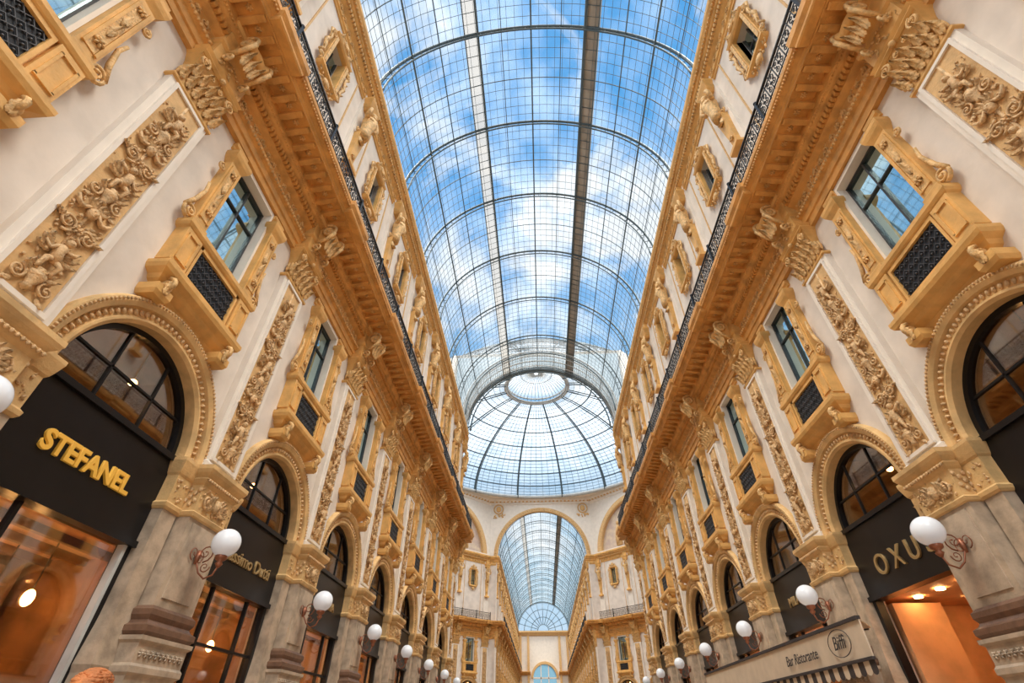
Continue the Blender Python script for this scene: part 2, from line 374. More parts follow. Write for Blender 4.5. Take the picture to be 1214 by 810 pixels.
# ---------------------------------------------------------------- balcony window
def build_window():
    mb=MB(); g='gold_stucco'; r='gold_relief'
    mb.loft(0,1.22,.36,[(-.34,7.56),(-.28,7.62),(-.24,7.74),(-.12,7.82),(-.08,7.90),(.03,7.96),(.06,8.04),(.06,8.12),(-.05,8.18),(-.05,8.26)],g)
    for s in(-1,1):
        mb.loft(s*.98,.22,.28,[(0,8.24),(0,9.12)],g)
        for q in(-.14,.14): mb.box(s*.98+q-.02,s*.98+q+.02,.28,.31,8.36,9.0,g)
        mb.box(s*.98-.16,s*.98+.16,.28,.31,8.34,8.38,g); mb.box(s*.98-.16,s*.98+.16,.28,.31,8.98,9.02,g)
        mb.spiral((s*.98,.34,7.74),.15,1.5,.05,r,plane='yz',flip=-1,start=pi/2)
        mb.loft(s*.98,.15,.34,[(0,7.42),(.04,7.5),(.04,7.64)],g)
        mb.leaf((s*.98,.38,7.50),.34,.09,0,r,curl=.5)
        mb.loft(s*.98,.19,.20,[(.03,9.34),(.03,9.46),(0,9.5),(0,11.5),(.03,11.56),(.07,11.64),(.10,11.74),(.10,11.84)],g)
        for q in(-.12,.12): mb.box(s*.98+q-.025,s*.98+q+.025,.2,.235,9.6,11.4,g)
        mb.box(s*.98-.09,s*.98+.09,.19,.215,9.62,11.35,r)
        rosette(mb,s*.98,.24,9.85,.10,r); rosette(mb,s*.98,.24,11.2,.09,r)
        mb.leaf((s*.98,.2,10.1),.4,.07,0,r,curl=.3); mb.leaf((s*.98,.2,10.9),.4,.07,pi,r,curl=.3)
        mb.spiral((s*1.29,.14,9.52),.17,1.7,.04,r,flip=s,start=-pi/2,n=22)
        mb.tube([(s*1.44,.14,9.55),(s*1.32,.14,9.85),(s*1.24,.14,10.25),(s*1.28,.14,10.5)],[.05,.05,.04,.03],8,r)
        mb.spiral((s*1.26,.14,11.15),.10,1.5,.03,r,flip=-s,start=pi/2)
        mb.box(s*.75-.035,s*.75+.035,-.28,.05,9.0,12.14,'plaster_trim')
    mb.box(-.78,.78,0,.18,8.2,9.12,g)
    mb.box(-.66,.66,.18,.20,8.30,9.04,'iron')
    for fr in((-.72,-.66),(.66,.72)): mb.box(fr[0],fr[1],.1,.26,8.24,9.12,g)
    mb.box(-.72,.72,.1,.26,8.22,8.30,g); mb.box(-.72,.72,.1,.26,9.04,9.12,g)
    nx=8;nz=4
    for i in range(nx):
        for j in range(nz):
            cx=-.575+.164*i; cz=8.395+.178*j
            mb.tube([(cx-.078,.22,cz),(cx,.22,cz+.085),(cx+.078,.22,cz),(cx,.22,cz-.085),(cx-.078,.22,cz)],.012,4,'lattice',False)
            mb.ell((cx,.22,cz),.02,'lattice')
    mb.loft(0,1.22,.26,[(-.02,9.12),(.03,9.15),(.06,9.21),(.06,9.30),(.0,9.34)],g)
    mb.box(-.78,.78,-.28,.05,12.1,12.22,'plaster_trim')
    for s in(-1,1): mb.profx([(.0,12.0),(.06,12.0),(.08,12.06),(.12,12.1),(.12,12.2),(.0,12.2)],*sorted((s*.78,s*1.24)),g)
    mb.box(-.72,.72,-.26,-.24,9.0,12.12,'window_glass')
    f='window_frame'
    for x0,x1 in((-.72,-.67),(.67,.72),(-.025,.025)): mb.box(x0,x1,-.24,-.18,9.0,12.12,f)
    for z in(11.25,): mb.box(-.7,.7,-.24,-.19,z-.018,z+.018,f)
    mb.box(-.72,.72,-.24,-.17,12.06,12.12,f)
    return mb.mesh('balcony_window')
# ---------------------------------------------------------------- balcony cornice
def rosette_xy(mb,x,y,z,r,m):
    for k in range(6):
        a=k*pi/3; mb.ell((x+r*.6*math.cos(a),y+r*.6*math.sin(a),z),(r*.4,r*.25,r*.25),m,(0,0,a))
    mb.ell((x,y,z-.02),r*.3,m)
PROF_B1=[(.0,12.25),(.12,12.25),(.12,12.45),(.16,12.47),(.16,12.68),(.24,12.74),(.26,12.82),(.16,12.84),(.16,13.2),(.22,13.24),(.30,13.30),(.30,13.5),(.42,13.56),(.50,13.66),(.50,13.92),(.0,13.92)]
PROF_B2=[(.0,13.92),(1.12,13.92),(1.18,13.98),(1.18,14.04),(1.28,14.1),(1.35,14.2),(1.35,14.34),(.0,14.34)]
PROF_U=[(.0,22.1),(.06,22.1),(.06,22.2),(.12,22.24),(.12,22.55),(.18,22.6),(.26,22.68),(.26,22.84),(.40,22.9),(.44,23.02),(.52,23.06),(.60,23.18),(.60,23.38),(.0,23.38)]
def build_bcornice():
    mb=MB(); g='cornice_stucco'; r='gold_relief'; L=HB
    mb.profx(PROF_B1,-L,L,g); mb.profx(PROF_B2,-L,L,g)
    n=40
    for i in range(n):
        x=-L+(i+.5)*BAY/n; mb.box(x-.04,x+.04,.28,.39,13.34,13.5,g)
    n=60
    for i in range(n):
        x=-L+(i+.5)*BAY/n; mb.ell((x,1.30,14.12),(.032,.04,.05),g); mb.ell((x,.47,13.64),(.03,.03,.04),g)
    n=48
    for i in range(n):
        x=-L+(i+.5)*BAY/n; mb.ell((x,.24,12.76),(.04,.035,.045),r)
    k=12
    for i in range(k):
        x=-L+(i+.5)*BAY/k
        mb.profx([(.48,13.76),(.70,13.78),(.90,13.84),(1.04,13.85),(1.08,13.88),(1.08,13.93),(.48,13.93)],x-.075,x+.075,g)
        if i<k-1: rosette_xy(mb,x+BAY/k/2,.80,13.91,.09,r)
    mb.profx([(1.10,13.88),(1.14,13.88),(1.14,13.93),(1.10,13.93)],-L,L,g)
    foliage(mb,-L,L,.16,12.88,13.18,r,90,.045)
    for i in range(5):
        x=-1.9+.95*i
        for s in(-1,1): mb.spiral((x+s*.2,.17,13.02),.12,1.5,.022,r,flip=s,start=pi/2)
        rosette(mb,x+.475,.19,13.02,.09,r)
    return mb.mesh('balcony_cornice')
def build_railing():
    mb=MB(); i_='iron'; L=HB; y=1.24
    for z,t in((14.44,.03),(14.62,.018),(15.12,.018),(15.28,.04)): mb.tube([(-L,y,z),(L,y,z)],t,6,i_)
    n=10
    for i in range(n):
        x0=-L+i*BAY/n; xc=x0+BAY/n/2
        mb.tube([(x0,y,14.39),(x0,y,15.26)],.018,4,i_)
        for s in(-1,1):
            mb.spiral((xc+s*.10,y,14.98),.10,1.3,.018,i_,flip=s,start=-pi/2,n=10,k=4)
            mb.spiral((xc+s*.10,y,14.76),.10,1.3,.018,i_,flip=-s,start=pi/2,n=10,k=4)
        mb.tube([(xc,y,14.4),(xc,y,15.26)],.014,4,i_); mb.ell((xc,y,14.87),(.05,.03,.05),i_)
        for q in(-.17,.17): mb.tube([(xc+q,y,14.42),(xc+q,y,14.62)],.01,4,i_)
    for x in(-L,0):
        mb.box(x-.04,x+.04,y-.04,y+.04,14.385,15.34,i_); mb.ell((x,y,15.38),.06,i_)
    mb.box(-.05,.05,y-.05,y+.05,14.34,14.4,i_)
    return mb.mesh('balcony_railing')
# ---------------------------------------------------------------- attic window
def build_attic():
    mb=MB(); g='gold_stucco'; r='gold_relief'
    for s in(-1,1):
        mb.box(s*.52-.10,s*.52+.10,-.2,.16,18.85,21.0,g); mb.box(s*.52-.06,s*.52+.06,.16,.2,18.95,20.9,r)
        mb.spiral((s*.74,.12,20.85),.20,1.5,.06,r,flip=s,start=pi/2); mb.spiral((s*.72,.12,18.95),.18,1.5,.055,r,flip=-s,start=-pi/2)
        mb.tube([(s*.9,.12,20.8),(s*.74,.12,20.4),(s*.86,.12,19.9),(s*.74,.12,19.4),(s*.88,.12,19.0)],[.05,.06,.08,.06,.05],6,r)
        mb.leaf((s*.18,.14,21.2),.42,.12,s*.8,r); mb.spiral((s*.42,.16,21.28),.15,1.5,.036,r,flip=-s,start=pi/2)
        for q in range(4): mb.leaf((s*.68,.12,19.3+.4*q),.25,.07,s*1.0,r)
    mb.loft(0,.6,.16,[(0,18.62),(.08,18.68),(.08,18.78),(0,18.86)],g); mb.loft(0,.6,.16,[(0,20.95),(.06,21.0),(.1,21.08),(.06,21.14)],g)
    for k in range(7):
        a=pi*(k+.5)/7; mb.ell((.17*math.cos(a),.18,21.32+.24*math.sin(a)),(.15,.05,.055),r,(0,-a,0))
    mb.ell((0,.24,21.3),(.10,.08,.12),r)
    mb.ell((0,.16,18.4),(.2,.08,.17),r); foliage(mb,-.5,.5,.14,18.2,18.65,r,20,.065)
    mb.box(-.42,.42,-.3,-.28,18.85,21.0,'window_glass')
    for x in(-.4,0,.4): mb.box(x-.025,x+.025,-.28,-.22,18.85,21.0,'window_frame')
    for z in(19.5,20.2): mb.box(-.42,.42,-.28,-.23,z-.02,z+.02,'window_frame')
    for s in(-1,1):
        mb.box(s*1.55-.03,s*1.55+.03,0,.04,15,22.1,'gold_panel')
    return mb.mesh('attic_window')
def build_herm():
    mb=MB(); g='gold_stucco'; r='gold_relief'
    mb.loft(0,.24,.36,[(.10,17.5),(.10,17.65),(0,17.75)],g,y0=.14)
    mb.loft(0,.16,.28,[(0,17.75),(.04,18.6),(.10,19.7)],g,y0=.14)
    for q in(-.12,0,.12): mb.leaf((q,.32,19.65),.5,.10,pi+q,r)
    mb.spiral((0,.34,18.2),.12,1.4,.03,r)
    for s in(-1,1): mb.spiral((s*.24,.25,19.85),.13,1.5,.036,r,flip=s,start=-pi/2)
    mb.tube([(0,.38,19.6),(0,.39,19.9),(0,.40,20.2),(.0,.44,20.55),(0,.44,20.85),(0,.40,21.0),(0,.44,21.12)],[.22,.24,.22,.28,.29,.14,.10],12,r)
    mb.ell((0,.50,21.32),(.145,.17,.20),r,(.25,0,0)); mb.ell((0,.66,21.28),(.03,.05,.05),r)
    mb.ell((0,.60,21.14),(.11,.10,.13),r); foliage(mb,-.12,.12,.42,21.35,21.5,r,10,.06)
    for s in(-1,1):
        mb.tube([(s*.24,.42,20.85),(s*.40,.52,20.72),(s*.46,.60,20.95),(s*.36,.55,21.3),(s*.22,.50,21.55)],[.12,.10,.085,.07,.05],8,r)
        mb.ell((s*.13,.60,20.72),(.13,.10,.11),r)
    foliage(mb,-.25,.25,.45,19.6,19.9,r,14,.06)
    mb.loft(0,.34,.42,[(-.1,21.5),(0,21.6),(.06,21.75),(.02,21.8),(.08,21.95),(.12,22.05),(.12,22.15)],g,y0=.14)
    mb.loft(0,.30,.36,[(0,22.15),(0,22.6)],g,y0=.14); foliage(mb,-.28,.28,.38,22.2,22.55,r,10,.06)
    return mb.mesh('herm_statue')
def build_ucornice():
    mb=MB(); g='gold_stucco'; r='gold_relief'; L=HB
    mb.profx(PROF_U,-L,L,g)
    n=34
    for i in range(n):
        x=-L+(i+.5)*BAY/n; mb.box(x-.045,x+.045,.24,.36,22.68,22.84,r); mb.ell((x,.50,23.02),(.05,.05,.05),r)
    foliage(mb,-L,L,.12,22.26,22.52,r,50,.05)
    k=12
    for i in range(k):
        x=-L+(i+.5)*BAY/k; rosette(mb,x,.14,22.4,.11,r)
    mb.box(-L,L,-.5,.35,23.4,23.6,'plaster_trim')
    return mb.mesh('upper_cornice')
def build_lamp():
    mb=MB()
    bm=bmesh.new(); bmesh.ops.create_uvsphere(bm,u_segments=28,v_segments=18,radius=.25)
    mb.add([v.co+Vector((0,.85,4.40)) for v in bm.verts],[[v.index for v in f.verts] for f in bm.faces],'globe',True); bm.free()
    mb.lathe((0,.85,4.09),[(.03,-.12),(.07,-.06),(.04,-.02),(.10,.02),(.11,.07),(.08,.10)],14,'copper')
    mb.tube([(0,.85,3.99),(0,.80,3.84),(0,.66,3.78),(0,.52,3.88),(0,.42,4.05),(0,.36,4.15)],.016,8,'copper')
    mb.spiral((0,.53,4.22),.16,1.5,.014,'copper',plane='yz',start=-pi/2,k=8); mb.spiral((0,.60,3.98),.10,1.3,.011,'copper',plane='yz',flip=-1,start=0,k=8)
    mb.lathe((0,.40,4.15),[(.03,-.12),(.05,0),(.03,.12)],10,'copper')
    for s in(-1,1): mb.spiral((s*.10,.37,4.2),.12,1.3,.010,'copper',flip=s,start=-pi/2,k=6)
    return mb.mesh('globe_lamp')
def add_wall_bay(mb,cx):
    p='plaster'; y0=-.45;y1=0
    for s in(-1,1):
        a,b=sorted((s*1.6,s*HB)); mb.box(cx+a,cx+b,y0,y1,0,5.66,p)
        a,b=sorted((s*.78,s*HB)); mb.box(cx+a,cx+b,y0,y1,9.0,12.15,p)
        a,b=sorted((s*.42,s*HB)); mb.box(cx+a,cx+b,y0,y1,18.85,21.0,p)
    mb.archpanel(HB,7.75,1.6,5.66,y0,y1,p,cx=cx)
    mb.box(cx-HB,cx+HB,y0,y1,7.75,9.0,p); mb.box(cx-HB,cx+HB,y0,y1,12.15,18.85,p); mb.box(cx-HB,cx+HB,y0,y1,21.0,23.4,p)

PIL=build_pilaster(); SH0=build_shop(0); SH1=build_shop(1); SH2=build_shop(2); WIN=build_window(); BCO=build_bcornice(); RAI=build_railing(); ATT=build_attic(); HER=build_herm(); UCO=build_ucornice(); LAMP=build_lamp()

wcount=[0]
def facade(name,origin,rz,nb,kinds=None,ext0=0,ext1=0,lamps=True):
    R=Matrix.Rotation(rz,3,'Z'); O=Vector(origin)
    P=lambda x: O+R@Vector((x,0,0))
    mb=MB()
    for i in range(nb): add_wall_bay(mb,(i+.5)*BAY)
    for a,b in((-ext0,0),(nb*BAY,nb*BAY+ext1)):
        if b-a>.01:
            mb.box(a,b,-.45,0,0,23.4,'plaster'); mb.profx(PROF_B1,a,b,'cornice_stucco'); mb.profx(PROF_B2,a,b,'cornice_stucco'); mb.profx(PROF_U,a,b,'gold_stucco')
    put(mb.mesh(name),name,O,rz)
    shops=[]
    for i in range(nb):
        c=P((i+.5)*BAY); k=(kinds or {}).get(i,0)
        shops.append(put((SH0,SH1,SH2)[k],'arched_shopfront',c,rz))
        wcount[0]+=1; put(WIN,'window_%d'%wcount[0],c,rz)
        put(BCO,'balcony_cornice',c,rz); put(RAI,'balcony_railing',c,rz); put(ATT,'attic_window',c,rz); put(UCO,'upper_cornice',c,rz)
    for i in range(nb+1):
        c=P(i*BAY); put(PIL,'pilaster',c,rz); put(HER,'herm_statue',c,rz)
        if lamps: put(LAMP,'globe_lamp',c,rz)
    return shops
Y0=9.1-3*BAY
NB=9; YE=Y0+NB*BAY      # 39.7
L=facade('wall_left',(-W,YE,0),-pi/2,NB,kinds={NB-1-2:2})
Rr=facade('wall_right',(W,Y0,0),pi/2,NB,kinds={3:1})
shop_left=lambda k:L[NB-1-k]; shop_right=lambda k:Rr[k]
A=20.; CY=YE+.3+A; YF=CY+A; hs=A*math.tan(pi/8)
def diag(name,nx,ny,rz):
    R=Matrix.Rotation(rz,3,'Z'); c=Vector((nx*A*math.sqrt(.5),CY+ny*A*math.sqrt(.5),0))
    o=c-R@Vector((1.5*BAY,0,0)); facade(name,o,rz,3,ext0=hs-1.5*BAY,ext1=hs-1.5*BAY)
diag('wall_octagon_far_left',-1,1,-3*pi/4); diag('wall_octagon_far_right',1,1,3*pi/4)
diag('wall_octagon_near_left',-1,-1,-pi/4); diag('wall_octagon_near_right',1,-1,pi/4)
NF=14; YFE=YF+.3+NF*BAY
facade('wall_far_left',(-W,YFE,0),-pi/2,NF); facade('wall_far_right',(W,YF+.3,0),pi/2,NF)
facade('wall_transept_left_far',(-A-.3,CY+W,0),pi,3); facade('wall_transept_left_near',(-A-.3-3*BAY,CY-W,0),0,3)
facade('wall_transept_right_far',(A+.3+3*BAY,CY+W,0),pi,3); facade('wall_transept_right_near',(A+.3,CY-W,0),0,3)

# ---------------------------------------------------------------- floor
mb=MB(); mb.box(-45,45,-20,170,-.3,0,'marble_mosaic'); put(mb.mesh('floor'),'floor')

# ---------------------------------------------------------------- vaults
RV=7.12; ZV=23.6
def vault_meshes(nb,end_band=False):
    Lb=nb*BAY
    def arcpts(x,R,n=36,a0=0,a1=pi): return [(x,R*math.cos(a0+(a1-a0)*i/n),ZV+R*math.sin(a0+(a1-a0)*i/n)) for i in range(n+1)]
    g=MB(); n=48; vs=[];fs=[]
    for i in range(n+1):
        a=pi*i/n; vs+= [(0,RV*math.cos(a),ZV+RV*math.sin(a)),(Lb,RV*math.cos(a),ZV+RV*math.sin(a))]
    for i in range(n): fs.append((2*i,2*i+2,2*i+3,2*i+1))
    g.add(vs,fs,'vault_glass',True)
    r=MB()
    for k in range(nb+1):
        x=k*BAY
        r.tube(arcpts(x,RV+.02),.075,6,'steel'); r.tube(arcpts(x,RV-.32),.045,6,'steel')
        for i in range(36):
            a=pi*(i+.5)/36
            r.tube([(x,(RV)*math.cos(a),ZV+RV*math.sin(a)),(x,(RV-.32)*math.cos(a),ZV+(RV-.32)*math.sin(a))],.02,4,'steel')
    for k in range(nb*10):
        if k%10==0: continue
        r.tube(arcpts(k*BAY/10,RV-.02,30),.014 if k%5 else .028,4,'steel',False)
    nl=52
    for i in range(1,nl):
        a=pi*i/nl; y=(RV-.03)*math.cos(a); z=ZV+(RV-.03)*math.sin(a)
        r.tube([(0,y,z),(Lb,y,z)],.012,4,'steel',False)
    for d in(90,90-57,90+57,90-42,90+42,90-13,90+13,90-72,90+72):
        a=math.radians(d); y=(RV-.06)*math.cos(a); z=ZV+(RV-.06)*math.sin(a)
        t=.05 if d in(90,33,147) else .024
        r.tube([(0,y,z),(Lb,y,z)],t,6,'steel')
    for s in(-1,1):
        a1=pi/2+s*math.radians(23.4); a2=pi/2+s*math.radians(29.4)
        P=[(RV+.05,a1),(RV+.05,a2),(RV+.14,a2),(RV+.14,a1)]
        pts=[(R_*math.cos(a),ZV+R_*math.sin(a)) for R_,a in P]
        if s<0:
            r.add([(0,*pts[0]),(0,*pts[1]),(Lb,*pts[1]),(Lb,*pts[0])],[(0,1,2,3)],'pale_strip')  # left strip is paler and more translucent than the right one
        else: r.profx(pts,0,Lb,'walkway')
        for a,t in((a1,.075),(a2,.035)):
            y=(RV-.05)*math.cos(a); z=ZV+(RV-.05)*math.sin(a); r.tube([(0,y,z),(Lb,y,z)],t,6,'steel')
        for k in range(nb*5):
            x=k*BAY/5; r.tube([(x,(RV-.03)*math.cos(a1),ZV+(RV-.03)*math.sin(a1)),(x,(RV-.03)*math.cos(a2),ZV+(RV-.03)*math.sin(a2))],.02,4,'steel')
    if end_band:
        for i in range(1,130):
            a=pi*i/130; y=(RV-.2)*math.cos(a); z=ZV+(RV-.2)*math.sin(a)
            r.tube([(Lb-3.0,y,z),(Lb+.2,y,z)],.026,4,'steel_light',False)
        for x in(Lb-3.0,Lb-2.2,Lb-1.4,Lb-.6): r.tube(arcpts(x,RV-.22),.05,6,'steel_light')
        r.tube(arcpts(Lb-3.0,RV-.5),.06,6,'steel'); r.tube(arcpts(Lb,RV-.6),.07,6,'steel')
    return g.mesh('vault_glass'),r.mesh('vault_ribs')
def vault(name,nb,loc,rz,eb=False):
    e=bpy.data.objects.new(name,None); S.collection.objects.link(e); e.location=loc; e.rotation_euler=(0,0,rz)
    g,r=vault_meshes(nb,eb); put(g,'glass_skin',parent=e); put(r,'iron_ribs',parent=e); return e
vault('ceiling',NB,(0,Y0,0),pi/2,True)
vault('glass_vault',NF,(0,YF+.3,0),pi/2)
vault('glass_vault',3,(A+.3,CY,0),0); vault('glass_vault',3,(-A-.3-3*BAY,CY,0),0)

# ---------------------------------------------------------------- drum and dome
ZD=32.6
def drum():
    e=bpy.data.objects.new('octagon_drum',None); S.collection.objects.link(e)
    def arm(ringmat):
        a_=MB(); a_.archpanel(hs,ZD,RV-.05,23.4,-.06,0,'plaster_trim',n=40)
        a_.archpanel(hs,ZD-.4,RV+.05,23.4,-.3,-.061,'zinc',n=40)
        a_.arc([(RV-.12,-.2),(RV-.12,.06),(RV-.02,.16),(RV+.15,.16),(RV+.3,.08),(RV+.55,.05),(RV+.55,.0)],0,23.4,0,pi,48,ringmat)
        for i in range(60):
            a=pi*(i+.5)/60; a_.ell(((RV+.25)*math.cos(a),.12,23.4+(RV+.25)*math.sin(a)),(.14,.08,.1),ringmat)
        for s in(-1,1):
            c,d=sorted((s*W,s*hs)); a_.box(c,d,-.3,0.012,0,23.39,'plaster')
            c,d=sorted((s*(W-1.2),s*hs)); a_.profx([(y if y>0 else .013,z) for y,z in PROF_B2],c,d,'cornice_stucco')
            c,d=sorted((s*(W-.15),s*hs)); a_.profx([(y if y>0 else .013,z) for y,z in PROF_B1],c,d,'cornice_stucco'); a_.profx([(y if y>0 else .013,z) for y,z in PROF_U],*sorted((s*(W-.5),s*hs)),'gold_stucco')
            pts=[(s*7.0+.75*math.cos(2*pi*q/20),.08,30.9+.75*math.sin(2*pi*q/20)) for q in range(21)]
            a_.tube(pts,.12,6,'gold_panel'); a_.ell((s*7.0,.05,30.9),(.42,.2,.5),'gold_relief')
            foliage(a_,s*7.0-1.1,s*7.0+.9,.05,29.5,30.1,'gold_relief',14,.2)
        return a_
    c_=MB(); c_.archpanel(hs,ZD,RV-.1,23.4,-.5,0,'plaster_trim',n=40)
    c_.arc([(RV-.25,-.5),(RV-.25,.06),(RV-.1,.16),(RV+.15,.16),(RV+.3,.08),(RV+.55,.05),(RV+.55,-.1)],0,23.4,0,pi,48,'gold_panel')
    c_.box(-RV,RV,-.75,-.45,23.3,30.8,'fresco')
    for k,x in enumerate((-3.6,-1.2,1.3,3.5)):
        c_.tube([(x,-.4,24),(x+.1,-.35,25.2),(x,-.35,26.4),(x,-.35,27.)],[.55,.5,.4,.15],8,'gold_panel'); c_.ell((x,-.3,27.3),(.25,.2,.32),'gold_panel')
    a1=arm('gold_panel'); a0=arm('steel')
    for o in(a1,a0,c_):
        o.profx([(0,ZD-1.0),(.15,ZD-.95),(.15,ZD-.6),(.4,ZD-.5),(.55,ZD-.3),(.6,ZD),(0,ZD)],-hs,hs,'plaster_trim')
        for i in range(26):
            x=-hs+(i+.5)*2*hs/26; o.box(x-.14,x+.14,.1,.42,ZD-.62,ZD-.42,'gold_panel')
    am=a1.mesh('arch_face'); am0=a0.mesh('arch_face_near'); cm=c_.mesh('lunette_face')
    for k in range(8):
        ang=k*pi/4; loc=(A*math.sin(ang),CY-A*math.cos(ang),0)
        put(am0 if k==0 else (am if k%2==0 else cm),'arch_face' if k%2==0 else 'lunette_face',loc,ang,parent=e)
    m=MB(); n=64; vs=[];fs=[]
    for i in range(n):
        a=2*pi*i/n; k=round((a)/(pi/4))*pi/4; ro=A/math.cos(a-k)+.3
        for r_ in(A-.9,ro):
            vs.append((r_*math.sin(a),CY-r_*math.cos(a),ZD))
    for i in range(n): j=(i+1)%n; fs.append((2*i,2*i+1,2*j+1,2*j))
    m.add(vs,fs,'plaster_trim'); put(m.mesh('ring'),'ring',parent=e)
drum()
def dome():
    e=bpy.data.objects.new('glass_dome',None); S.collection.objects.link(e); e.location=(0,CY,ZD)
    R=A-.7; B=9.6; r0=4.7
    t1=math.acos(r0/R)
    pr=lambda t:(R*math.cos(t),B*math.sin(t))
    nt=28; na=96; vs=[];fs=[]
    for i in range(nt+1):
        r_,z=pr(t1*i/nt)
        for j in range(na): a=2*pi*j/na; vs.append((r_*math.cos(a),r_*math.sin(a),z))
    for i in range(nt):
        for j in range(na): k=(j+1)%na; fs.append((i*na+j,i*na+k,(i+1)*na+k,(i+1)*na+j))
    g=MB(); g.add(vs,fs,'dome_glass',True)
    zt=pr(t1)[1]
    vs=[];fs=[]
    for i in range(9):
        q=i/8*pi/2
        for j in range(48): a=2*pi*j/48; vs.append((r0*math.cos(q)*math.cos(a),r0*math.cos(q)*math.sin(a),zt+.9+1.6*math.sin(q)))
    for i in range(8):
        for j in range(48): k=(j+1)%48; fs.append((i*48+j,i*48+k,(i+1)*48+k,(i+1)*48+j))
    g.add(vs,fs,'dome_glass',True)
    r=MB(); NR=16
    for j in range(NR):
        a=2*pi*(j+.5)/NR; P=[]
        for i in range(21): q,z=pr(t1*i/20); P.append((q*math.cos(a),q*math.sin(a),z))
        r.tube(P,[.17-.07*i/20 for i in range(21)],6,'steel')
        r.tube([(p[0]*.975,p[1]*.975,p[2]-.35) for p in P],.08,6,'steel')
        for m in range(1,7):
            b=a+2*pi/NR*m/7; P=[]
            for i in range(15): q,z=pr(t1*i/14); P.append((q*math.cos(b),q*math.sin(b),z))
            r.tube(P,.032,4,'steel',False)
        for q in range(3):
            bb=a+2*pi/NR*q/3
            r.tube([(r0*math.cos(bb),r0*math.sin(bb),zt+.9),(r0*.7*math.cos(bb),r0*.7*math.sin(bb),zt+2.05),(.3*math.cos(bb),.3*math.sin(bb),zt+2.5)],.05,4,'steel_light')
            r.tube([(r0*math.cos(bb),r0*math.sin(bb),zt),(r0*math.cos(bb),r0*math.sin(bb),zt+.9)],.05,4,'steel')
    def hoop(rr,z,t,m='steel',n=64): r.tube([(rr*math.cos(2*pi*k/n),rr*math.sin(2*pi*k/n),z) for k in range(n+1)],t,6,m)
    for i in range(0,29):
        q,z=pr(t1*i/28); big=i%4==0
        hoop(q,z,.10 if big else .032)
    hoop(R,0,.3,'steel_light'); hoop(r0,zt,.22,'steel_light'); hoop(r0,zt+.9,.15,'steel_light'); hoop(r0*.93,zt+.1,.12,'steel_light'); hoop(r0*.5,zt+2.3,.07,'steel_light')
    put(g.mesh('glass_skin'),'glass_skin',parent=e); put(r.mesh('iron_ribs'),'iron_ribs',parent=e)
dome()
# ---------------------------------------------------------------- far end wall
m=MB()
m.archpanel(W,23.4,3.0,13.,-.5,0,'plaster_trim'); m.box(-W,-3,-.5,0,0,13,'plaster_trim'); m.box(3,W,-.5,0,0,13,'plaster_trim'); m.box(-3,3,-.4,-.3,0,16,'window_glass')
m.arc([(3,-.1),(3,.2),(3.6,.2),(3.6,-.1)],0,13,0,pi,24,'gold_panel')
for x in(-1.,1.): m.box(x-.12,x+.12,-.3,.05,0,15.8,'plaster_trim')
for z in(6,9.5,13): m.box(-3,3,-.3,.05,z-.15,z+.15,'plaster_trim')
for s in(-1,1):
    for x in(4.2,6.3): m.box(s*x-.3,s*x+.3,0,.25,0,22.5,'gold_panel')
m.profx([(0,22.4),(.3,22.5),(.8,23.2),(.8,23.5),(0,23.5)],-W,W,'gold_panel'); m.profx([(0,13.6),(.5,13.8),(.9,14.2),(.9,14.4),(0,14.4)],-W,-3.7,'cornice_stucco'); m.profx([(0,13.6),(.5,13.8),(.9,14.2),(.9,14.4),(0,14.4)],3.7,W,'cornice_stucco')
for k in range(13):
    a=pi*k/12; m.tube([(1.5*math.cos(a),0,ZV+1.5*math.sin(a)),(RV*math.cos(a),0,ZV+RV*math.sin(a))],.08,4,'steel')
for rr in(1.5,3.3,5.2,7.0): m.tube([(rr*math.cos(pi*k/24),0,ZV+rr*math.sin(pi*k/24)) for k in range(25)],.09,4,'steel')
m.arc([(.0,-.02),(0,.0),(7.1,.0),(7.1,-.02)],0,ZV,0,pi,24,'dome_glass')
put(m.mesh('wall_end'),'wall_end',(0,YFE,0),pi)

# ---------------------------------------------------------------- shop lettering
def text(parent,body,size,z,mat_,x=0,y=-.10,sp=1.,name='sign_lettering',off=0.):
    cu=bpy.data.curves.new(name,'FONT'); cu.body=body; cu.size=size; cu.extrude=.02; cu.bevel_depth=.004
    cu.align_x='CENTER'; cu.align_y='CENTER'; cu.space_character=sp; cu.offset=off; cu.materials.append(MAT[mat_])
    o=bpy.data.objects.new(name,cu); S.collection.objects.link(o); o.parent=parent
    o.location=(x,y,z); o.rotation_euler=(pi/2,0,pi); return o
text(shop_left(2),'STEFANEL',.40,4.80,'sign_letters',x=.03,off=.010)
text(shop_left(3),'Massimo Dutti',.38,4.70,'sign_dim')
text(shop_left(4),'GALLERIA',.34,4.80,'sign_dim')
text(shop_right(3),'O X U S',.60,4.62,'sign_dim',x=-.25)
text(shop_right(4),'MILANO',.36,4.80,'sign_dim')

